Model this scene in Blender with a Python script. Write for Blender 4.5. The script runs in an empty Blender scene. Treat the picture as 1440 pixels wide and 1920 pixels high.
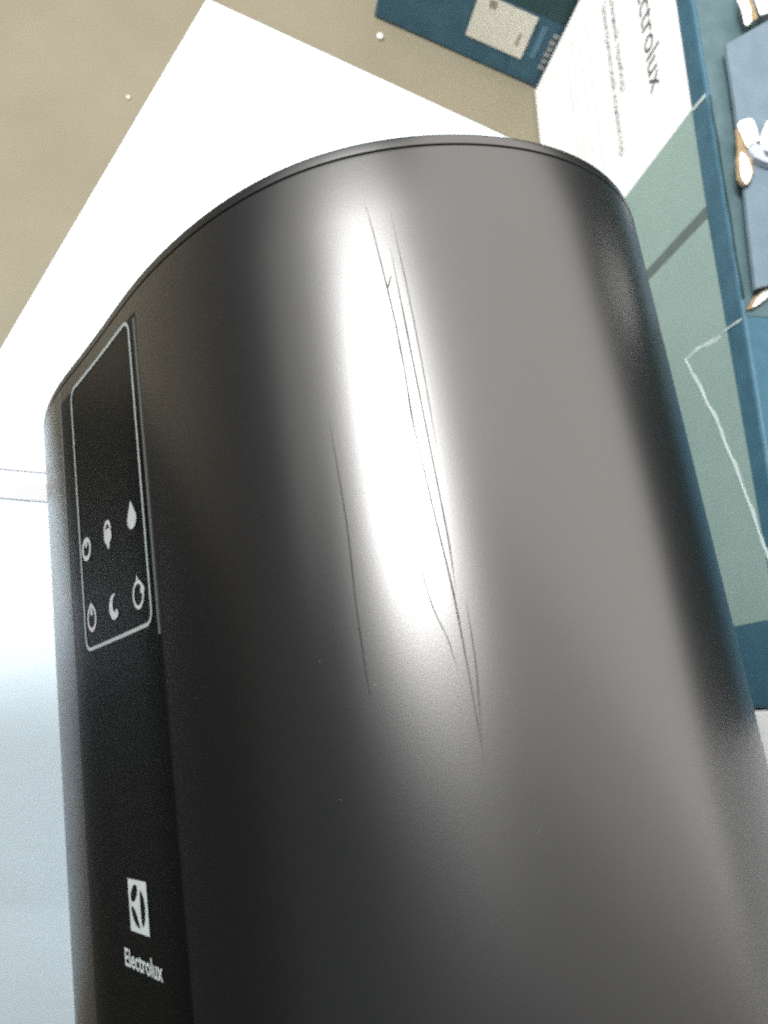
import bpy, bmesh, math, random
from mathutils import Vector, Matrix

random.seed(7)
sc = bpy.context.scene
C = bpy.context.collection

# ------------------------------------------------------------------ camera
CAM_Z = 0.60
cam_d = bpy.data.cameras.new('camera')
cam_d.sensor_fit = 'VERTICAL'
cam_d.sensor_height = 24.0
cam_d.lens = 24.0 * 1507.0 / 1920.0
cam_d.clip_start = 0.01
cam_d.clip_end = 100.0
cam_d.dof.use_dof = True
cam_d.dof.focus_distance = 0.185
cam_d.dof.aperture_fstop = 20.0
cam = bpy.data.objects.new('camera', cam_d)
C.objects.link(cam)
R_ = Vector((0.97146804, -0.14638737, 0.18660276))
U_ = Vector((0.09680262, 0.96300369, 0.25150180))
F_ = Vector((0.21651583, 0.22626233, -0.94969798))
cam.matrix_world = Matrix(((R_.x, U_.x, -F_.x, 0), (R_.y, U_.y, -F_.y, 0),
                           (R_.z, U_.z, -F_.z, CAM_Z), (0, 0, 0, 1)))
sc.camera = cam

# ------------------------------------------------------------------ world and lamps
world = bpy.data.worlds.new('World')
sc.world = world
world.use_nodes = True
bg = world.node_tree.nodes['Background']
bg.inputs[0].default_value = (0.86, 0.95, 1.0, 1)
bg.inputs[1].default_value = 0.10


def area_lamp(name, loc, sx, sy, radiance, color, rot=(0, 0, 0), spread=180):
    d = bpy.data.lights.new(name, 'AREA')
    d.shape = 'RECTANGLE'
    d.size, d.size_y = sx, sy
    d.energy = radiance * sx * sy * math.pi
    d.color = color
    d.spread = math.radians(spread)
    o = bpy.data.objects.new(name, d)
    o.location = loc
    o.rotation_euler = tuple(math.radians(a) for a in rot)
    C.objects.link(o)
    return o


# the ceiling fitting whose streak runs down the casing, and added area lights standing in for its glow and the lit ceiling
area_lamp('tube_lamp', (-0.82, 0.70, 2.20), 0.56, 0.50, 7.0, (1.0, 0.985, 0.96), rot=(0, -28, 0), spread=66)
area_lamp('tube_halo', (-0.82, 0.74, 2.28), 1.0, 0.86, 2.4, (1.0, 0.985, 0.96), rot=(0, -26, 0), spread=80)  # added light layer that softens the edge of the streak
area_lamp('ceiling_glow', (-0.95, 0.94, 2.36), 1.6, 1.30, 1.1, (1.0, 0.985, 0.96), rot=(0, -22, 0), spread=90)
area_lamp('wide_ceiling_glow', (-1.25, 1.05, 2.42), 2.6, 1.9, 0.6, (1.0, 0.985, 0.96), rot=(0, -18, 0), spread=100)
area_lamp('far_ceiling_glow', (-3.9, 2.7, 2.50), 7.0, 3.2, 0.7, (1.0, 0.97, 0.92))
area_lamp('ceiling_bounce', (4.60, 0.38, 2.54), 10.0, 5.4, 0.32, (1.0, 0.945, 0.885), rot=(0, 0, -20))  # large added lights for ceiling bounce, nested for a soft edge
area_lamp('ceiling_bounce', (5.00, 0.95, 2.60), 10.0, 5.4, 0.64, (1.0, 0.945, 0.885), rot=(0, 0, -20))
area_lamp('ceiling_bounce', (5.42, 1.50, 2.66), 10.0, 5.4, 0.72, (1.0, 0.945, 0.885), rot=(0, 0, -20))

sc.view_settings.view_transform = 'Standard'
sc.view_settings.look = 'None'
sc.view_settings.gamma = 1.0
sc.view_settings.exposure = 0.18
sc.view_settings.use_curve_mapping = False
sc.cycles.filter_width = 2.5
sc.cycles.use_denoising = False


# ------------------------------------------------------------------ helpers
def link(o, parent=None):
    C.objects.link(o)
    if parent is not None:
        o.parent = parent
    return o


def thing(name, label, cat, loc=(0, 0, 0), group=None):
    o = bpy.data.objects.new(name, None)
    o.location = loc
    o.empty_display_size = 0.05
    C.objects.link(o)
    o['label'] = label
    o['category'] = cat
    if group:
        o['group'] = group
    return o


def mesh_obj(name, verts, faces, mat, parent=None, smooth=False):
    """verts are world coordinates; parents here are unrotated Empties, so subtract their origin"""
    off = Vector(parent_origin(parent))
    me = bpy.data.meshes.new(name)
    me.from_pydata([Vector(v) - off for v in verts], [], faces)
    bm = bmesh.new()
    bm.from_mesh(me)
    bmesh.ops.recalc_face_normals(bm, faces=bm.faces)
    bm.to_mesh(me)
    bm.free()
    if smooth:
        for p in me.polygons:
            p.use_smooth = True
    me.materials.append(mat)
    o = bpy.data.objects.new(name, me)
    return link(o, parent)


def parent_origin(p):
    v = Vector((0, 0, 0))
    while p is not None:
        v = v + Vector(p.location)
        p = p.parent
    return v


def principled(name, color, rough=0.6, spec=0.5, ior=1.5, metallic=0.0, var=0.0, var_scale=30.0,
               bump=0.0, bump_scale=200.0, rough_var=0.0, color2=None, coat=0.0):
    m = bpy.data.materials.new(name)
    m.use_nodes = True
    nt = m.node_tree
    b = nt.nodes['Principled BSDF']
    b.inputs['Base Color'].default_value = (*color, 1)
    b.inputs['Roughness'].default_value = rough
    b.inputs['IOR'].default_value = ior
    b.inputs['Specular IOR Level'].default_value = spec
    b.inputs['Metallic'].default_value = metallic
    b.inputs['Coat Weight'].default_value = coat
    tc = nt.nodes.new('ShaderNodeTexCoord')
    if var > 0 or color2:
        nz = nt.nodes.new('ShaderNodeTexNoise')
        nz.inputs['Scale'].default_value = var_scale
        nz.inputs['Detail'].default_value = 6
        nz.inputs['Roughness'].default_value = 0.65
        nt.links.new(tc.outputs['Object'], nz.inputs['Vector'])
        mx = nt.nodes.new('ShaderNodeMix')
        mx.data_type = 'RGBA'
        rmp = nt.nodes.new('ShaderNodeMapRange')
        rmp.inputs['From Min'].default_value = 0.3
        rmp.inputs['From Max'].default_value = 0.7
        nt.links.new(nz.outputs['Fac'], rmp.inputs['Value'])
        nt.links.new(rmp.outputs['Result'], mx.inputs[0])
        c2 = color2 or tuple(min(1, c * (1 + var)) for c in color)
        c1 = color if color2 else tuple(c * (1 - var) for c in color)
        mx.inputs[6].default_value = (*c1, 1)
        mx.inputs[7].default_value = (*c2, 1)
        nt.links.new(mx.outputs[2], b.inputs['Base Color'])
    if rough_var > 0:
        n3 = nt.nodes.new('ShaderNodeTexNoise')
        n3.inputs['Scale'].default_value = 14
        n3.inputs['Detail'].default_value = 5
        nt.links.new(tc.outputs['Object'], n3.inputs['Vector'])
        mr = nt.nodes.new('ShaderNodeMapRange')
        mr.inputs['To Min'].default_value = rough - rough_var
        mr.inputs['To Max'].default_value = rough + rough_var
        nt.links.new(n3.outputs['Fac'], mr.inputs['Value'])
        nt.links.new(mr.outputs['Result'], b.inputs['Roughness'])
    if bump > 0:
        n2 = nt.nodes.new('ShaderNodeTexNoise')
        n2.inputs['Scale'].default_value = bump_scale
        n2.inputs['Detail'].default_value = 4
        nt.links.new(tc.outputs['Object'], n2.inputs['Vector'])
        bp = nt.nodes.new('ShaderNodeBump')
        bp.inputs['Strength'].default_value = bump
        bp.inputs['Distance'].default_value = 0.001
        nt.links.new(n2.outputs['Fac'], bp.inputs['Height'])
        nt.links.new(bp.outputs['Normal'], b.inputs['Normal'])
    return m


M = {}
M['casing'] = principled('graphite_plastic', (0.002, 0.0055, 0.005), color2=(0.009, 0.005, 0.006), var_scale=1300, rough=0.275, spec=0.5, ior=2.2, bump=0.012, bump_scale=2600, rough_var=0.035)
M['lid'] = principled('graphite_lid_plastic', (0.008, 0.0085, 0.008), 0.25, 0.5, 2.2, bump=0.01, bump_scale=2600)
M['groove'] = principled('black_gap', (0.004, 0.004, 0.004), 0.8)
M['panel'] = principled('black_gloss_panel', (0.003, 0.0036, 0.0036), 0.25, 0.5, 1.2)
M['edge_highlight'] = principled('panel_edge_highlight', (0.08, 0.087, 0.087), 0.4, 0.4, 1.5)  # paler grey painted as the highlight on the panel edges
M['print'] = principled('pale_grey_print', (0.27, 0.31, 0.31), 0.55, var=0.15, var_scale=900)
M['print_white'] = principled('white_print', (0.40, 0.45, 0.45), 0.55, var=0.10, var_scale=900)
M['print_icon'] = principled('icon_print', (0.36, 0.37, 0.385), 0.55)
M['scratch'] = principled('scratch_mark', (0.04, 0.038, 0.036), 0.75, 0.10, 1.4)
M['scratch_faint'] = principled('faint_scratch_mark', (0.05, 0.048, 0.047), 0.7, 0.15, 1.45)
M['dust'] = principled('dust', (0.20, 0.21, 0.21), 0.9)
M['floor'] = principled('beige_floor', (0.168, 0.150, 0.106), 0.55, 0.3, 1.45, var=0.0, color2=(0.20, 0.178, 0.127), var_scale=7,
                        bump=0.1, bump_scale=60)
M['white_card'] = principled('white_coated_board', (0.66, 0.775, 0.855), 0.55, 0.4, var=0.02, var_scale=18, bump=0.05, bump_scale=90)
M['tape'] = principled('greyish_tape', (0.31, 0.31, 0.325), 0.4)
M['crease'] = principled('crease_line', (0.55, 0.50, 0.53), 0.8)
M['blue'] = principled('blue_printed_board', (0.034, 0.100, 0.150), 0.5, 0.4, color2=(0.056, 0.142, 0.20), var_scale=55, bump=0.08, bump_scale=150)
M['blue_top'] = principled('worn_blue_board', (0.065, 0.115, 0.130), 0.6, 0.35, color2=(0.10, 0.16, 0.175), var_scale=70, bump=0.08, bump_scale=150)
M['blue_flap'] = principled('pale_blue_board', (0.125, 0.18, 0.225), 0.6, 0.35, color2=(0.165, 0.225, 0.275), var_scale=60, bump=0.08, bump_scale=150)
M['blue_dark'] = principled('dark_teal_print', (0.012, 0.034, 0.034), 0.5, 0.4, color2=(0.02, 0.05, 0.05), var_scale=60)
M['green'] = principled('pale_green_print', (0.25, 0.355, 0.33), 0.5, 0.4, color2=(0.285, 0.39, 0.365), var_scale=25, bump=0.06, bump_scale=150)
M['dark_teal'] = principled('dark_teal_blue', (0.02, 0.06, 0.068), 0.5, 0.4, color2=(0.03, 0.08, 0.09), var_scale=60)
M['grey_stripe'] = principled('grey_print', (0.10, 0.135, 0.135), 0.5, 0.4, color2=(0.125, 0.16, 0.155), var_scale=60)
M['white_print_board'] = principled('white_printed_board', (0.90, 0.905, 0.905), 0.5, 0.4, var=0.01)
M['ink'] = principled('grey_ink', (0.10, 0.095, 0.115), 0.6)
M['ink_light'] = principled('light_grey_ink', (0.26, 0.26, 0.27), 0.6)
M['ink_faint'] = principled('faint_ink', (0.60, 0.62, 0.64), 0.6)
M['label'] = principled('cream_label', (0.78, 0.76, 0.68), 0.55, 0.4, var=0.03, var_scale=20)
M['label_mark'] = principled('label_mark', (0.30, 0.30, 0.25), 0.6)
M['pale_mark'] = principled('pale_mark', (0.38, 0.40, 0.41), 0.6)
M['blue_mark'] = principled('light_blue_mark', (0.10, 0.22, 0.31), 0.6)
M['torn'] = principled('torn_white_paper', (0.86, 0.85, 0.82), 0.85, 0.2, bump=0.4, bump_scale=500)
M['kraft'] = principled('torn_brown_board', (0.30, 0.22, 0.13), 0.9, 0.2, var=0.25, var_scale=200, bump=0.4, bump_scale=400)
M['tear_edge'] = principled('tear_edge_paper', (0.50, 0.60, 0.58), 0.8, 0.2, var=0.15, var_scale=120)
M['clip'] = principled('grey_plastic', (0.42, 0.46, 0.52), 0.35)
M['crumb'] = principled('foam_crumb', (0.85, 0.84, 0.78), 0.8)

# ------------------------------------------------------------------ floor
FL = 6.0
floor = mesh_obj('floor', [(-FL, -FL, 0), (FL, -FL, 0), (FL, FL, 0), (-FL, FL, 0)], [(0, 1, 2, 3)], M['floor'])
floor['kind'] = 'structure'
floor['label'] = 'smooth beige floor'

added_mat = thing('added_dark_mat', 'added charcoal mat out of view left of the carton, darkening the casing reflections', 'mat', (-1.2, -0.6, 0))  # unseen, added so the casing's left side reflects something dark
bm_ = bmesh.new()
bmesh.ops.create_cube(bm_, size=1.0, matrix=Matrix.Translation((0, 0, 0.003)) @ Matrix.Diagonal((1.66, 1.9, 0.005, 1)))
bmesh.ops.bevel(bm_, geom=[e for e in bm_.edges if abs(e.verts[0].co.z - e.verts[1].co.z) > 0.001], offset=0.05, segments=5, affect='EDGES')
me_ = bpy.data.meshes.new('added_mat_sheet')
bm_.to_mesh(me_)
bm_.free()
me_.materials.append(principled('added_charcoal_mat', (0.014, 0.016, 0.016), 0.95, 0.1, var=0.3, var_scale=300, bump=0.5, bump_scale=700))
link(bpy.data.objects.new('added_mat_sheet', me_), added_mat)

# ------------------------------------------------------------------ humidifier section (measured cross-section)
UNIT = 0.098
COEF = [0.8976, -0.05031, -0.16826, -0.03492, 0.00519, 0.00997, -0.00041, 0.00248, -0.00077, -0.00068, -0.00137, -0.0001, 0.0011]
E1 = (0.89813113, 0.43972772)       # front direction in (left, up)
E2 = (-0.43972772, 0.89813113)
C0 = (0.2365, -1.9725)
CD = 0.66
Y_TOP = 0.098
LENGTH = 0.285


def dw_to_xz(d, w):
    fx = C0[0] - d * E1[0] + w * E2[0]
    fz = C0[1] - d * E1[1] + w * E2[1]
    return -fx * UNIT, fz * UNIT + CAM_Z


def sect(th, inset=0.0):
    r = sum(c * math.cos(k * th) for k, c in enumerate(COEF))
    d, w = CD - r * math.cos(th), r * math.sin(th)
    if inset:
        e = 1e-3
        def q(t):
            rr = sum(c * math.cos(k * t) for k, c in enumerate(COEF))
            return CD - rr * math.cos(t), rr * math.sin(t)
        a, b = q(th - e), q(th + e)
        tx, ty = b[0] - a[0], b[1] - a[1]
        n = math.hypot(tx, ty)
        nx, ny = ty / n, -tx / n           # points inwards or outwards: fix by test
        if (nx * (CD - d) + ny * (0 - w)) < 0:
            nx, ny = -nx, -ny
        d += nx * inset / UNIT
        w += ny * inset / UNIT
    return dw_to_xz(d, w)


Z_REST = min(sect(-math.pi + i * 2 * math.pi / 2000)[1] for i in range(2000))
CARTON_H = Z_REST - 0.0003

# ------------------------------------------------------------------ white carton under the humidifier
carton = thing('white_carton', 'plain white carton carrying the dark humidifier', 'carton', (0.06, 0.12, 0))
K0 = Vector((0.0250, 0.3389))
VL = Vector((-0.4850, -0.8745))
VU = Vector((0.8745, -0.4850))
CW, CL_ = 0.215, 0.53


def sstep(a, b, x):
    t = max(0.0, min(1.0, (x - a) / (b - a)))
    return t * t * (3 - 2 * t)


CR0 = Vector((-0.0762, 0.0969))
CRD = Vector((0.982, -0.19)).normalized()
CRN = Vector((CRD.y, -CRD.x))           # towards the near end (negative y)
if CRN.y > 0:
    CRN = -CRN


def drop(p):
    q = (p - CR0).dot(CRN)
    wx = 1 - sstep(-0.045, 0.0, p.x)
    # the near-left corner of the carton slopes down past the crease, shaped to stand in for a cast shadow
    s = 0.0
    n = 24
    if q > 0:
        dq = q / n
        for i in range(n):
            x = (i + 0.5) * dq
            s += 1.08 * sstep(0.035, 0.095, x) * (1 - 0.10 * sstep(0.162, 0.170, x)) * dq
    return min(s, 0.25) * wx


NA, NB = 110, 46
vs, fs = [], []
for i in range(NA + 1):
    for j in range(NB + 1):
        a, b = CL_ * i / NA, CW * j / NB
        p = K0 + VL * a + VU * b
        ed = min(a, b, CW - b, CL_ - a)
        lip = 0.0012 * (1 - min(1, ed / 0.004)) ** 2
        vs.append((p.x, p.y, CARTON_H - drop(p) - lip + 0.0002 * math.sin(a * 40) * math.sin(b * 31)
                   - 0.0002))
for i in range(NA):
    for j in range(NB):
        k = i * (NB + 1) + j
        fs.append((k, k + 1, k + NB + 2, k + NB + 1))
# walls
ring = [i * (NB + 1) for i in range(NA + 1)] + [NA * (NB + 1) + j for j in range(1, NB + 1)] + \
       [i * (NB + 1) + NB for i in range(NA - 1, -1, -1)] + [j for j in range(NB - 1, 0, -1)]
base = len(vs)
for k in ring:
    vs.append((vs[k][0], vs[k][1], 0.001))
for n_ in range(len(ring)):
    m_ = (n_ + 1) % len(ring)
    fs.append((ring[n_], ring[m_], base + m_, base + n_))
cb = mesh_obj('carton_body', vs, fs, M['white_card'], carton, smooth=True)
md = cb.modifiers.new('edge', 'EDGE_SPLIT')
md.split_angle = math.radians(40)


def carton_strip(name, o0, o1, mat, lift):
    """a strip laid across the carton top, o0..o1 measured along the crease normal"""
    v, f = [], []
    n = 40
    for i in range(n + 1):
        x = -0.10 + 0.13 * i / n
        for o in (o0, o1):
            p = CR0 + CRD * (x + 0.08) + CRN * o
            v.append((p.x, p.y, CARTON_H - drop(p) + lift))
    for i in range(n):
        f.append((2 * i, 2 * i + 1, 2 * i + 3, 2 * i + 2))
    o = mesh_obj(name, v, f, mat, carton)
    m = o.modifiers.new('thick', 'SOLIDIFY')
    m.thickness = 0.0006
    return o


carton_strip('tape_strip', -0.0072, 0.0, M['tape'], 0.0009)
carton_strip('flap_seam', -0.0126, -0.0116, M['crease'], 0.0009)

# ------------------------------------------------------------------ humidifier
hum = thing('humidifier', 'dark graphite humidifier lying on its side with black front panel and scratched casing', 'humidifier',
            (0.02, -0.04, Z_REST))
NS = 288


def ring_at(y, inset):
    return [(lambda q: (q[0], y, q[1]))(sect(-math.pi + i * 2 * math.pi / NS, inset)) for i in range(NS)]


def loft(name, stations, mat, parent, caps=(False, False), smooth=True):
    v, f = [], []
    for y, ins in stations:
        v += ring_at(y, ins)
    for k in range(len(stations) - 1):
        for i in range(NS):
            j = (i + 1) % NS
            f.append((k * NS + i, k * NS + j, (k + 1) * NS + j, (k + 1) * NS + i))
    if caps[0]:
        f.append(tuple(range(NS)))
    if caps[1]:
        f.append(tuple((len(stations) - 1) * NS + i for i in range(NS)))
    return mesh_obj(name, v, f, mat, parent, smooth)


yt, yb = Y_TOP, Y_TOP - LENGTH
GR = yt - 0.0026        # groove between casing and lid
st = [(yb, 0.006), (yb + 0.0008, 0.0028), (yb + 0.003, 0.0006), (yb + 0.006, 0.0)]
st += [(yb + 0.006 + (GR - 0.0007 - yb - 0.006) * i / 24, 0.0) for i in range(1, 25)]
st += [(GR - 0.0001, 0.00005), (GR, 0.0002), (GR, 0.003)]
casing = loft('casing', st, M['casing'], hum, caps=(True, False))
loft('lid_gap', [(GR - 0.001, 0.0015), (GR + 0.0012, 0.0015)], M['groove'], hum)
lid = loft('lid', [(GR + 0.0003, 0.003), (GR + 0.0003, 0.0001), (GR + 0.0004, 0.0), (yt - 0.0007, 0.0)] +
           [(yt - 0.0007 + 0.0007 * math.sin(math.radians(a)), 0.0007 - 0.0007 * math.cos(math.radians(a))) for a in range(15, 91, 15)] + [ (yt + 0.0001, 0.004), (yt + 0.0002, 0.012), (yt - 0.0005, 0.020), (yt - 0.0005, 0.030)],
           M['lid'], hum, caps=(False, True))
for o_ in (casing, lid):
    m_ = o_.modifiers.new('split', 'EDGE_SPLIT')
    m_.split_angle = math.radians(32)


def front(w, y, off=0.0):
    """a point on the flat front, w across (units), y along the axis measured down from the rim (units)"""
    th = w_to_theta(w)
    x, z = sect(th, -off)
    return (x, Y_TOP + y * UNIT, z)


def w_to_theta(w):
    lo, hi = -1.4, 1.4
    for _ in range(40):
        m = (lo + hi) / 2
        r = sum(c * math.cos(k * m) for k, c in enumerate(COEF))
        if r * math.sin(m) < w:
            lo = m
        else:
            hi = m
    return (lo + hi) / 2


def front_patch(name, w0, w1, y0, y1, mat, parent, off, edge=0.0, nw=24, ny=2):
    v, f = [], []
    nw = max(2, nw)
    for j in range(ny + 1):
        for i in range(nw + 1):
            v.append(front(w0 + (w1 - w0) * i / nw, y0 + (y1 - y0) * j / ny, off))
    for j in range(ny):
        for i in range(nw):
            k = j * (nw + 1) + i
            f.append((k, k + 1, k + nw + 2, k + nw + 1))
    b = len(v)
    rim = [i for i in range(nw + 1)] + [j * (nw + 1) + nw for j in range(1, ny + 1)] + \
          [ny * (nw + 1) + i for i in range(nw - 1, -1, -1)] + [j * (nw + 1) for j in range(ny - 1, 0, -1)]
    grid = [(w0 + (w1 - w0) * (k % (nw + 1)) / nw, y0 + (y1 - y0) * (k // (nw + 1)) / ny) for k in rim]
    for (w, y) in grid:
        v.append(front(w, y, -0.0004))
    for n_ in range(len(rim)):
        m_ = (n_ + 1) % len(rim)
        f.append((rim[n_], rim[m_], b + m_, b + n_))
    return mesh_obj(name, v, f, mat, parent)


PY0, PY1 = -0.072, -2.86
panel = front_patch('front_panel', -0.285, 0.285, PY0, PY1, M['panel'], hum, 0.00010)
front_patch('painted_highlight', -0.291, -0.281, -0.03, -0.80, M['edge_highlight'], hum, 0.00020, nw=2, ny=3)  # pale strips painted as highlights along both panel edges
front_patch('painted_highlight', 0.277, 0.285, -0.085, -0.80, M['edge_highlight'], hum, 0.00020, nw=2, ny=3)


def outline(pts, half, closed=True):
    """offset polyline -> quads in (w,y)"""
    n = len(pts)
    inner, outer = [], []
    for i in range(n):
        p = Vector(pts[i])
        a = Vector(pts[i - 1]) if (closed or i > 0) else p
        b = Vector(pts[(i + 1) % n]) if (closed or i < n - 1) else p
        t = (b - a).normalized()
        nn = Vector((-t.y, t.x))
        inner.append(p - nn * half)
        outer.append(p + nn * half)
    return inner, outer


def ribbon_on_front(name, pts, half, mat, parent, off, closed=True):
    a, b = outline(pts, half, closed)
    n = len(pts)
    v = [front(p.x, p.y, off) for p in a] + [front(p.x, p.y, off) for p in b]
    f = []
    for i in range(n if closed else n - 1):
        j = (i + 1) % n
        f.append((i, j, n + j, n + i))
    return mesh_obj(name, v, f, mat, parent)


def poly_on_front(name, pts, mat, parent, off):
    return mesh_obj(name, [front(p[0], p[1], off) for p in pts], [tuple(range(len(pts)))], mat, parent)


def rrect(w0, w1, y0, y1, r, n=7):
    out = []
    for cx, cy, a0 in ((w1 - r, y0 - r, 0), (w0 + r, y0 - r, 90), (w0 + r, y1 + r, 180), (w1 - r, y1 + r, 270)):
        for i in range(n):
            a = math.radians(a0 + 90 * i / (n - 1))
            out.append((cx + r * math.cos(a), cy + r * math.sin(a)))
    return out


def dense(pts, step=0.03):
    out = []
    n = len(pts)
    for i in range(n):
        a, b = Vector(pts[i]), Vector(pts[(i + 1) % n])
        k = max(1, int((b - a).length / step))
        for j in range(k):
            q = a.lerp(b, j / k)
            out.append((q.x, q.y))
    return out


ribbon_on_front('display_border', dense(rrect(-0.186, 0.250, -0.073, -0.771, 0.030)), 0.0042, M['print'], panel, 0.00022)


def circ(cx, cy, r, a0=0, a1=360, n=28, sx=1.0):
    return [(cx + sx * r * math.cos(math.radians(a0 + (a1 - a0) * i / (n - 1))), cy + r * math.sin(math.radians(a0 + (a1 - a0) * i / (n - 1))))
            for i in range(n)]


OFF = 0.00022
IR = 0.0265
# first row: ring, lock, drop ; second row: power, moon, timer
def icon(name, parts):
    """joins the strokes of one printed symbol into one mesh"""
    v, f = [], []
    for kind, pts, half in parts:
        b = len(v)
        if kind == 'fill':
            v += [front(p[0], p[1], OFF) for p in pts]
            f.append(tuple(range(b, b + len(pts))))
        else:
            a, c = outline(pts, half, kind == 'ring')
            n = len(pts)
            v += [front(p.x, p.y, OFF) for p in a] + [front(p.x, p.y, OFF) for p in c]
            for i in range(n if kind == 'ring' else n - 1):
                j = (i + 1) % n
                f.append((b + i, b + j, b + n + j, b + n + i))
    return mesh_obj(name, v, f, M['print_icon'], panel)


def full(cx, cy, r, n=28, sx=1.0):
    return [(cx + sx * r * math.cos(2 * math.pi * i / n), cy + r * math.sin(2 * math.pi * i / n)) for i in range(n)]


icon('fan_icon', [('ring', full(-0.140, -0.520, 0.024, sx=1.15), 0.0058), ('fill', full(-0.140, -0.508, 0.008), 0)])
icon('lock_icon', [('fill', full(0.017, -0.526, 0.019, sx=1.35), 0), ('ring', full(0.017, -0.508, 0.0165, sx=1.15), 0.0052),
                   ('fill', [(0.004, -0.536), (0.030, -0.536), (0.022, -0.556), (0.012, -0.556)], 0)])
drop_pts = [(0.180, -0.484)] + [(0.180 + 0.028 * math.sin(math.radians(a)), -0.528 + 0.022 * math.cos(math.radians(a))) for a in range(50, 311, 20)]
icon('drop_icon', [('fill', drop_pts, 0)])
tp = [(-0.133, -0.662)] + [(-0.133 + 0.028 * math.sin(math.radians(a)), -0.698 + 0.028 * math.cos(math.radians(a))) for a in range(35, 326, 15)]
icon('power_icon', [('ring', tp, 0.0046), ('fill', [(-0.143, -0.690), (-0.123, -0.690), (-0.133, -0.664)], 0)])
mo = circ(0.026, -0.697, 0.030, 60, 300, sx=1.1) + list(reversed(circ(0.040, -0.692, 0.022, 95, 265, sx=1.1)))
icon('moon_icon', [('fill', mo, 0), ('fill', full(0.040, -0.715, 0.010), 0)])
tm = circ(0.186, -0.697, 0.029, 40, 320, sx=1.05)
icon('timer_icon', [('ring', full(0.184, -0.699, 0.028, sx=1.05), 0.0042), ('fill', [(0.174, -0.672), (0.194, -0.672), (0.184, -0.655)], 0),
                    ('fill', full(0.210, -0.692, 0.010, sx=1.2), 0)])


# emblem: pale square with three dark leaf shapes
def sq(u, v):
    return (-0.010 + u * 0.109, -1.292 - v * 0.106)


emblem = poly_on_front('emblem', [sq(0, 0), sq(0.5, 0), sq(1, 0), sq(1, 1), sq(0.5, 1), sq(0, 1)], M['print_white'], panel, OFF)


def zq(x, y):
    v = (y - 195) / 835.0
    left = 320 + (380 - 320) * v
    right = 595 + (660 - 595) * v
    u = (x - left) / (right - left)
    return sq(u, v - 0.06 * u + 0.0)


leaf1 = [zq(425 + 46 * math.cos(a) + 14 * math.sin(-a) , 430 + 142 * math.sin(a)) for a in [2 * math.pi * i / 20 for i in range(20)]]
leaf2 = [zq(*p) for p in [(515, 375), (540, 410), (572, 500), (592, 610), (600, 730), (596, 850), (577, 950), (558, 930), (545, 860), (532, 720), (521, 560), (513, 440)]]
leaf3 = [zq(*p) for p in [(384, 632), (412, 650), (448, 705), (480, 800), (505, 890), (525, 975), (500, 972), (468, 935), (432, 865), (405, 780), (390, 700)]]
for lf in (leaf1, leaf2, leaf3):
    poly_on_front('emblem_leaf', lf, M['panel'], emblem, OFF + 0.00008)


# lettering
def text_mesh(txt, size, bold=0.0, spacing=1.0):
    cu = bpy.data.curves.new('lettering', 'FONT')
    cu.body = txt
    cu.size = size
    cu.space_character = spacing
    cu.resolution_u = 4
    cu.offset = bold
    o = bpy.data.objects.new('lettering', cu)
    C.objects.link(o)
    dg = bpy.context.evaluated_depsgraph_get()
    me = bpy.data.meshes.new_from_object(o.evaluated_get(dg))
    verts = [v.co.copy() for v in me.vertices]
    faces = [tuple(p.vertices) for p in me.polygons]
    bpy.data.objects.remove(o)
    bpy.data.curves.remove(cu)
    bpy.data.meshes.remove(me)
    xs = [v.x for v in verts]
    return verts, faces, min(xs), max(xs)


v, f, x0, x1 = text_mesh('Electrolux', 1.0, 0.018)
hcap = max(q.y for q in v)
mesh_obj('wordmark', [front(-0.060 + (q.x - x0) / (x1 - x0) * 0.216, -1.474 + q.y / hcap * 0.036, OFF) for q in v], f, M['print_white'], panel)


# scratches: thin dark marks following the casing
def surf_pt(th, y, off):
    x, z = sect(th, -off)
    return Vector((x, y, z))


def scratch(pts, half, mat, name='scratch'):
    P = []
    for i in range(len(pts) - 1):
        (a, b), (c, d) = pts[i], pts[i + 1]
        for k in range(8):
            t = k / 8
            P.append((a + (c - a) * t, b + (d - b) * t))
    P.append(pts[-1])
    # smooth
    for _ in range(4):
        P = [P[0]] + [((P[i - 1][0] + P[i][0] * 2 + P[i + 1][0]) / 4, (P[i - 1][1] + P[i][1] * 2 + P[i + 1][1]) / 4) for i in range(1, len(P) - 1)] + [P[-1]]
    v, f = [], []
    n = len(P)
    for i, (th, y) in enumerate(P):
        tp_ = min(1.0, 4 * i / n + 0.1, 4 * (n - 1 - i) / n + 0.1)
        wob = (0.88 + 0.24 * random.random()) * tp_
        hw = 1.18 * half * wob
        for s in (-1, 1):
            v.append(surf_pt(th + s * hw / (UNIT * 0.95), y, 0.00008))
    for i in range(n - 1):
        f.append((2 * i, 2 * i + 1, 2 * i + 3, 2 * i + 2))
    return mesh_obj(name, v, f, mat, casing)


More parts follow.
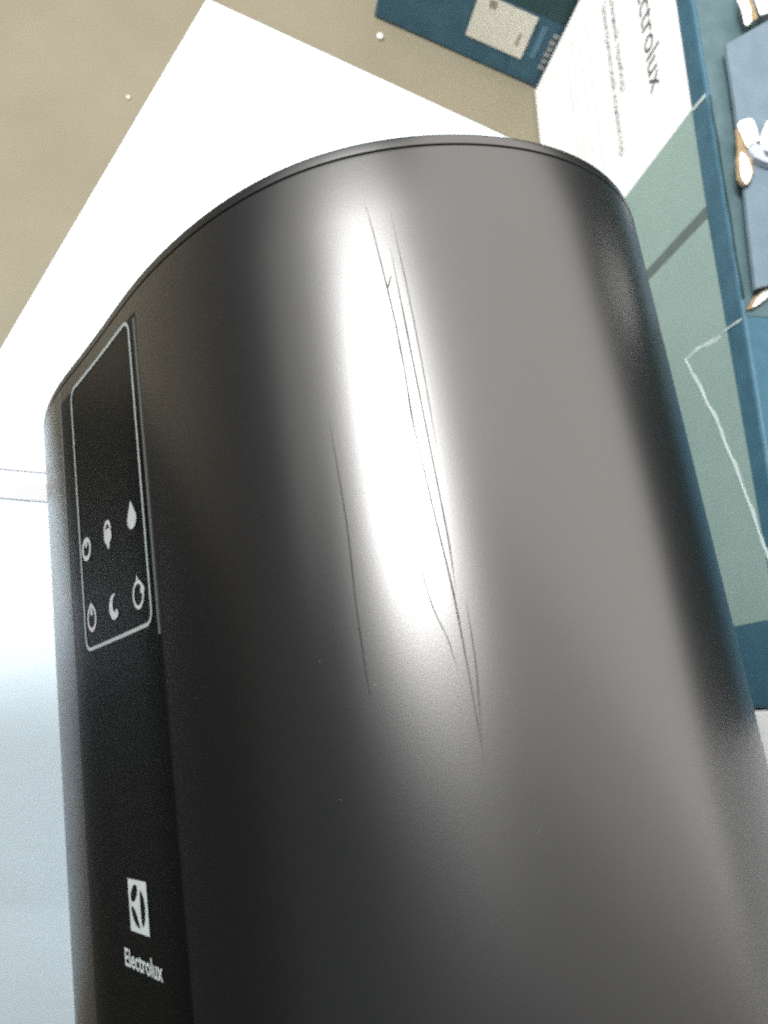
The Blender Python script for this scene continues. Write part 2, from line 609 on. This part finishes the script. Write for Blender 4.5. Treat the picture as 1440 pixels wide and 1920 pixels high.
SCR = {
    'A': [(1.0946, 0.0857), (1.1008, 0.0806), (1.1096, 0.0685), (1.1156, 0.0586), (1.1158, 0.042), (1.1246, 0.0287), (1.1344, 0.0141), (1.1364, 0.0012), (1.1376, -0.0115)],
    'B': [(1.1254, 0.0759), (1.1294, 0.0611), (1.1363, 0.0363), (1.1399, 0.0234), (1.1382, 0.015)],
    'C': [(1.1355, 0.0829), (1.1427, 0.0667), (1.1455, 0.0518), (1.1458, 0.0362)],
    'D': [(0.9798, 0.0474), (0.9855, 0.0285), (0.9811, 0.0163), (0.9818, 0.0046), (0.9837, 0.0008)],
    'E': [(1.0897, 0.0263), (1.0909, 0.0193), (1.0997, 0.0127), (1.1149, 0.0077), (1.1209, 0.0029)],
    'T': [(1.1198, 0.0709), (1.1092, 0.0682)],
    'G': [(1.1089, 0.0644), (1.1156, 0.0535), (1.1126, 0.0415), (1.1159, 0.0341)],
    'F': [(1.1503, 0.0138), (1.1498, 0.0038), (1.1391, -0.0079)],
}
for k, hw, mt in (('A', 0.00010, 'scratch'), ('B', 0.00010, 'scratch'), ('C', 0.00006, 'scratch_faint'), ('D', 0.00007, 'scratch'),
                  ('E', 0.00007, 'scratch_faint'), ('T', 0.00010, 'scratch'), ('G', 0.00006, 'scratch_faint'), ('F', 0.00006, 'scratch_faint')):
    scratch(SCR[k], hw, M[mt])

# dust flecks: one uncountable scatter
dv, df = [], []
DU = [(0.9954, 0.0026, 3), (1.1334, -0.0119, 1), (1.06, -0.0013, 1), (1.0689, -0.0109, 1), (1.1864, -0.0016, 1), (1.3274, 0.014, 1),
      (0.9057, 0.0077, 1), (1.1639, 0.0727, 1), (1.2234, 0.0647, 1), (0.4485, -0.022, 1), (1.1966, -0.0219, 1), (1.4144, 0.0213, 1),
      (0.9121, -0.0139, 1), (1.1749, 0.0151, 1)]
for _ in range(3):
    DU.append((random.uniform(0.35, 1.75), random.uniform(-0.06, 0.09), random.uniform(0.25, 0.5)))
for th, y, s in DU:
    b = len(dv)
    r = 0.00008 * min(s, 1.2)
    for i in range(6):
        a = 2 * math.pi * i / 6 + random.random() * 0.4
        dv.append(surf_pt(th + r * math.cos(a) * (3 if s > 2 else 1) / UNIT, y + r * math.sin(a), 0.00012))
    df.append(tuple(range(b, b + 6)))
dust = mesh_obj('dust', dv, df, M['dust'], casing)
dust['kind'] = 'stuff'

# ------------------------------------------------------------------ long printed box at the right
PX, PY = 0.11228, 0.99368
BX = 0.388
KS = 0.729        # real size of the floor things


def face_pt(t, z, off=0.0):
    return ((BX + t * PX - off * PY) * KS, (t * PY + off * PX) * KS, z * KS)


big = thing('appliance_box', 'long blue box with white and pale green printed side and torn top', 'box', ((BX + 0.16) * KS, 0.2 * KS, 0))
T0, T1, BH, BD = -0.046, 0.741, 0.327, 0.33


def box_verts(t0, t1, o0, o1, z0, z1):
    return [face_pt(t0, z0, o0), face_pt(t1, z0, o0), face_pt(t1, z0, o1), face_pt(t0, z0, o1),
            face_pt(t0, z1, o0), face_pt(t1, z1, o0), face_pt(t1, z1, o1), face_pt(t0, z1, o1)]


BF = [(0, 1, 2, 3), (4, 5, 6, 7), (0, 1, 5, 4), (1, 2, 6, 5), (2, 3, 7, 6), (3, 0, 4, 7)]


def bevel(o, w=0.0015, seg=2):
    m = o.modifiers.new('bevel', 'BEVEL')
    m.width = w
    m.segments = seg
    return o


bevel(mesh_obj('box_body', box_verts(T0, T1, 0.0, -BD, 0.001, BH), BF, M['blue'], big), 0.0018)


def face_sheet(name, t0, t1, z0, z1, mat, parent, off, z0b=None, z1b=None):
    z0b = z0 if z0b is None else z0b
    z1b = z1 if z1b is None else z1b
    v = [face_pt(t0, z0, off), face_pt(t1, z0b, off), face_pt(t1, z1b, off), face_pt(t0, z1, off)]
    return mesh_obj(name, v, [(0, 1, 2, 3)], mat, parent)


ZC = 0.305
wp = face_sheet('white_print_panel', 0.452, T1 - 0.001, 0.004, 0.3055, M['white_print_board'], big, 0.0004, z1b=0.3085)
face_sheet('green_print_panel', 0.358, 0.452, 0.004, 0.3045, M['green'], big, 0.0004, z1b=0.3055)
face_sheet('grey_stripe', 0.3465, 0.358, 0.004, ZC, M['grey_stripe'], big, 0.0004)
face_sheet('green_print_panel', 0.0158, 0.3465, 0.004, 0.311, M['green'], big, 0.0004, z1b=0.304)


def face_text(name, txt, t_end, t_start, z_base, cap, mat, parent, off=0.0008, size_ref=True):
    v, f, x0, x1 = text_mesh(txt, 1.0)
    hc = max(q.y for q in v)
    return mesh_obj(name, [face_pt(t_start + (q.x - x0) / (x1 - x0) * (t_end - t_start), z_base + q.y / hc * cap, off) for q in v], f, mat, parent)


face_text('box_wordmark', 'Electrolux', 0.514, 0.656, 0.2515, 0.0235, M['ink'], wp)
face_text('product_name', '\u041e\u0442\u043e\u043f\u0438\u0442\u0435\u043b\u044c\u043d\u044b\u0439 \u043f\u0440\u0438\u0431\u043e\u0440', 0.560, 0.735, 0.2025, 0.0105, M['ink_light'], wp)
face_text('product_name', '\u042d\u043b\u0435\u043a\u0442\u0440\u0438\u0447\u0435\u0441\u043a\u0438\u0439 \u043a\u043e\u043d\u0432\u0435\u043a\u0442\u043e\u0440', 0.497, 0.685, 0.1858, 0.0105, M['ink_light'], wp)
# small print too fine to read: broken grey strokes
for zl, ta, tb in ((0.1500, 0.704, 0.52), (0.1305, 0.7055, 0.54), (0.1130, 0.712, 0.55), (0.099, 0.70, 0.56)):
    v, f = [], []
    t = ta
    while t > tb:
        ln = random.uniform(0.004, 0.014)
        b = len(v)
        h = random.uniform(0.0016, 0.0024)
        v += [face_pt(t, zl, 0.0008), face_pt(t - ln, zl, 0.0008), face_pt(t - ln, zl + h, 0.0008), face_pt(t, zl + h, 0.0008)]
        f.append((b, b + 1, b + 2, b + 3))
        t -= ln + random.uniform(0.0012, 0.0028)
    o = mesh_obj('fine_print', v, f, M['ink_faint'], wp)


# tear in the side: vertical cut, then a slanting one
def tear(pts, half, name):
    P = []
    for i in range(len(pts) - 1):
        a, b = Vector(pts[i]), Vector(pts[i + 1])
        n = max(2, int((b - a).length / 0.006))
        for k in range(n):
            P.append(a.lerp(b, k / n))
    P.append(Vector(pts[-1]))
    v, f = [], []
    for i, p in enumerate(P):
        a = P[max(0, i - 1)]
        b = P[min(len(P) - 1, i + 1)]
        d = (b - a).normalized()
        n = Vector((-d.y, d.x))
        h = half * random.uniform(0.5, 1.7)
        j = 0.0011 * math.sin(i * 0.9) + random.uniform(-0.0007, 0.0007)
        l = p + n * (h + j)
        r = p - n * (h - j)
        v += [face_pt(l.x, l.y, 0.0006), face_pt(p.x, p.y, 0.0012), face_pt(r.x, r.y, 0.0006)]
    for i in range(len(P) - 1):
        k = 3 * i
        f += [(k, k + 1, k + 4, k + 3), (k + 1, k + 2, k + 5, k + 4)]
    return mesh_obj(name, v, f, M['tear_edge'], big)


tear([(0.2430, 0.3275), (0.2440, 0.300), (0.2455, 0.272), (0.2480, 0.2462)], 0.0013, 'tear_edge')
tear([(0.2480, 0.2462), (0.214, 0.2610), (0.179, 0.2765), (0.120, 0.296), (0.062, 0.3118), (0.03, 0.320)], 0.0017, 'tear_edge')

# cut along the top edge and its pale nick
v = [face_pt(t, BH + 0.0009, -0.0008 + 0.0003 * math.sin(t * 150)) for t in [0.447 - 0.187 * i / 20 for i in range(21)]] + \
    [face_pt(t, BH + 0.0009, -0.0030 + 0.0004 * math.sin(t * 90)) for t in [0.447 - 0.187 * i / 20 for i in range(21)]]
mesh_obj('edge_cut', v, [(i, i + 1, 22 + i, 21 + i) for i in range(20)], M['blue_dark'], big)
mesh_obj('edge_nick', [face_pt(0.4485, 0.3065, 0.0009), face_pt(0.4515, 0.3062, 0.0009), face_pt(0.4500, 0.3262, 0.0009), face_pt(0.4465, 0.3262, 0.0009)], [(0, 1, 2, 3)], M['tear_edge'], big)

# top: darker worn board, a loose pale flap with torn edges
flap_line = [(0.4584, 0.4839), (0.4563, 0.4689), (0.4502, 0.4222), (0.4420, 0.3721), (0.4306, 0.3100), (0.4223, 0.2599), (0.4175, 0.2159), (0.4100, 0.15), (0.398, 0.05)]
mesh_obj('top_panel', [face_pt(T1 - 0.002, BH + 0.0006, -0.0025), face_pt(T1 - 0.002, BH + 0.0006, -BD + 0.002),
                       face_pt(0.2455, BH + 0.0006, -BD + 0.002), face_pt(0.2455, BH + 0.0006, -0.0025)], [(0, 1, 2, 3)], M['blue_top'], big)


def slab(name, poly, z0, z1, mat, parent, lift=None):
    n = len(poly)
    lift = lift or [0] * n
    v = [(p[0] * KS, p[1] * KS, (z0 + l) * KS) for p, l in zip(poly, lift)] + [(p[0] * KS, p[1] * KS, (z1 + l) * KS) for p, l in zip(poly, lift)]
    f = [tuple(range(n)), tuple(range(n, 2 * n))] + [(i, (i + 1) % n, n + (i + 1) % n, n + i) for i in range(n)]
    return mesh_obj(name, v, f, mat, parent)


fl = [p for p in flap_line if p[1] > 0.255]
fpoly = fl + [(0.60, 0.30), (0.62, 0.50), (0.60, 0.561), (0.5057, 0.5095)]
slab('top_flap', fpoly, 0.3360, 0.3395, M['blue_flap'], big)
tw = [
    ('torn_and_added_paper', [(0.4425, 0.4017), (0.448, 0.4058), (0.4563, 0.4074), (0.4592, 0.4039), (0.4592, 0.3954), (0.4587, 0.3869), (0.4515, 0.3839), (0.4454, 0.3795), (0.4446, 0.3869), (0.443, 0.3948)], 0.3435, 0.345, 'torn'),
    ('torn_and_added_paper', [(0.4386, 0.3761), (0.4416, 0.3746), (0.4434, 0.3692), (0.4436, 0.3595), (0.4407, 0.3514), (0.4356, 0.3466), (0.4327, 0.35), (0.4335, 0.3596), (0.4358, 0.3693)], 0.3435, 0.345, 'torn'),
    ('torn_board', [(0.4427, 0.4002), (0.4442, 0.3953), (0.4463, 0.3853), (0.4465, 0.3794), (0.4489, 0.3706), (0.4468, 0.3584), (0.4395, 0.3478), (0.4345, 0.3474), (0.4315, 0.3537), (0.4349, 0.3706), (0.439, 0.3804), (0.4406, 0.3893)], 0.3398, 0.3428, 'kraft'),
    ('torn_and_added_paper', [(0.4593, 0.3889), (0.4715, 0.4055), (0.4823, 0.40), (0.480, 0.3781), (0.4618, 0.379), (0.459, 0.383)], 0.3435, 0.345, 'torn'),
    ('torn_and_added_paper', [(0.4773, 0.5239), (0.4786, 0.5142), (0.4775, 0.5011), (0.4791, 0.4979), (0.485, 0.5025), (0.4872, 0.5135), (0.4876, 0.5277), (0.482, 0.55)], 0.3435, 0.345, 'torn'),
    ('torn_board', [(0.4892, 0.53), (0.4892, 0.5156), (0.4879, 0.5057), (0.4938, 0.5085), (0.4938, 0.5242), (0.4942, 0.545)], 0.3415, 0.343, 'kraft'),
    ('torn_and_added_paper', [(0.4948, 0.5292), (0.4948, 0.5204), (0.4953, 0.5095), (0.5175, 0.5177), (0.5215, 0.5312), (0.510, 0.55)], 0.3435, 0.345, 'torn'),
    ('torn_and_added_paper', [(0.4528, 0.2691), (0.4428, 0.2651), (0.4351, 0.2617), (0.4276, 0.2552), (0.4208, 0.2478), (0.4261, 0.2498), (0.4339, 0.254), (0.4408, 0.2583), (0.4528, 0.262)], 0.3300, 0.332, 'torn'),
    ('torn_board', [(0.4546, 0.2738), (0.4446, 0.2688), (0.4328, 0.2624), (0.4248, 0.2559), (0.4176, 0.2472), (0.4215, 0.2479), (0.4285, 0.2557), (0.436, 0.2622), (0.4438, 0.2661), (0.4546, 0.27)], 0.3282, 0.331, 'kraft'),
]
for nm, pl, z0, z1, mt in tw:
    cx = sum(p[0] for p in pl) / len(pl)
    cy = sum(p[1] for p in pl) / len(pl)
    rg, lf = [], []
    for i in range(len(pl)):
        a, b = pl[i], pl[(i + 1) % len(pl)]
        for k in range(3):
            t = k / 3
            q = (a[0] + (b[0] - a[0]) * t + random.uniform(-.0003, .0003), a[1] + (b[1] - a[1]) * t + random.uniform(-.0003, .0003))
            rg.append(q)
            lf.append(random.uniform(0, 0.0006))
    bevel(slab(nm, rg, z0, z1, M[mt], big), 0.0003, 1)
slab('carry_clip', [(0.4444, 0.3774), (0.4519, 0.3833), (0.4578, 0.3804), (0.4727, 0.3706), (0.4704, 0.3600), (0.4538, 0.3667), (0.448, 0.3701)], 0.3400, 0.3465, M['clip'], big)
slab('clip_slot', [(0.4575, 0.3760), (0.4650, 0.3735), (0.4640, 0.3690), (0.4580, 0.3705)], 0.3466, 0.3468, M['ink'], big)

# unseen standing flap added so the casing's right edge reflects a dark band
of = mesh_obj('added_flap', box_verts(-0.055, T1 - 0.003, -BD + 0.005, -BD - 0.001, BH + 0.001, BH + 0.44), BF, M['blue_dark'], big)
bevel(of, 0.001)
mesh_obj('torn_and_added_paper', [face_pt(t, z, -BD + 0.0056) for t, z in ((0.385, 0.48), (0.455, 0.465), (0.48, 0.60), (0.485, 0.71), (0.43, 0.735), (0.385, 0.65))],
         [(0, 1, 2, 3, 4, 5)], M['torn'], of)  # unseen pale patch added for the light spot mirrored in the casing

# ------------------------------------------------------------------ plain pale box past the end of the long one
pale = thing('pale_box', 'plain off-white box just past the dark blue end of the long printed box', 'box', (face_pt(-0.25, 0, -0.15)[0], face_pt(-0.25, 0, -0.15)[1], 0))
bevel(mesh_obj('box_body', box_verts(-0.46, -0.0475, -0.001, -0.30, 0.001, 0.72), BF, M['white_print_board'], pale), 0.002)
mesh_obj('sealing_tape', [face_pt(-0.27, 0.002, -0.0004), face_pt(-0.22, 0.002, -0.0004), face_pt(-0.22, 0.2, -0.0004), face_pt(-0.27, 0.2, -0.0004)], [(0, 1, 2, 3)], M['label'], pale)

# ------------------------------------------------------------------ blue box on the floor behind
BA = Vector((0.2717, 0.8477))
BU = Vector((0.88811, -0.45963))
BN = Vector((0.45963, 0.88811))


def bpt(u, z, off=0.0):
    p = BA + BU * u - BN * off
    return (p.x * KS, p.y * KS, z * KS)


blue = thing('blue_box', 'blue box with square cream label standing on the floor', 'box', ((BA.x + 0.15) * KS, (BA.y + 0.05) * KS, 0))
BWU, BHB, BDP = 0.231, 0.26, 0.22
v = [bpt(0, 0.001), bpt(BWU, 0.001), bpt(BWU, 0.001, -BDP), bpt(0, 0.001, -BDP), bpt(0, BHB), bpt(BWU, BHB), bpt(BWU, BHB, -BDP), bpt(0, BHB, -BDP)]
bevel(mesh_obj('box_body', v, BF, M['blue'], blue), 0.002)


def blue_sheet(name, u0, u1, z0, z1, mat, parent, off):
    return mesh_obj(name, [bpt(u0, z0, off), bpt(u1, z0, off), bpt(u1, z1, off), bpt(u0, z1, off)], [(0, 1, 2, 3)], mat, parent)


blue_sheet('dark_area', 0.150, BWU - 0.002, 0.100, BHB - 0.002, M['dark_teal'], blue, 0.0004)  # darker sheet over the upper right of the face
lb = blue_sheet('label', 0.1185, 0.1945, 0.0325, 0.0955, M['label'], blue, 0.0008)
blue_sheet('label_mark', 0.181, 0.1835, 0.048, 0.066, M['label_mark'], lb, 0.0011)
blue_sheet('label_mark', 0.134, 0.143, 0.082, 0.092, M['label_mark'], lb, 0.0011)
blue_sheet('pale_strip', 0.2030, 0.2100, 0.040, 0.088, M['blue_mark'], blue, 0.0005)
for i, z in enumerate((0.030, 0.040, 0.050, 0.0585, 0.068, 0.078)):
    blue_sheet('printed_symbol', 0.2185 + 0.001 * (i % 2), 0.2265, z, z + 0.0065, M['pale_mark'], blue, 0.0005)

# ------------------------------------------------------------------ crumbs of packing foam on the floor
CR = [((0.275, 0.815), 0.0042, 'round white foam crumb on the floor in front of the blue box'),
      ((-0.040, 0.719), 0.0022, 'tiny pale foam crumb on the floor touching the white carton edge in view')]
for (x, y), r, lab in CR:
    x, y, r = x * KS, y * KS, r * KS
    bm = bmesh.new()
    bmesh.ops.create_icosphere(bm, subdivisions=2, radius=r)
    for q in bm.verts:
        q.co *= random.uniform(0.82, 1.12)
        q.co.z *= 0.8
    me = bpy.data.meshes.new('foam_crumb')
    bm.to_mesh(me)
    bm.free()
    for p in me.polygons:
        p.use_smooth = True
    me.materials.append(M['crumb'])
    o = bpy.data.objects.new('foam_crumb', me)
    o.location = (x, y, r * 0.75)
    C.objects.link(o)
    o['label'] = lab
    o['category'] = 'foam crumb'
    o['group'] = 'foam crumbs on the floor'
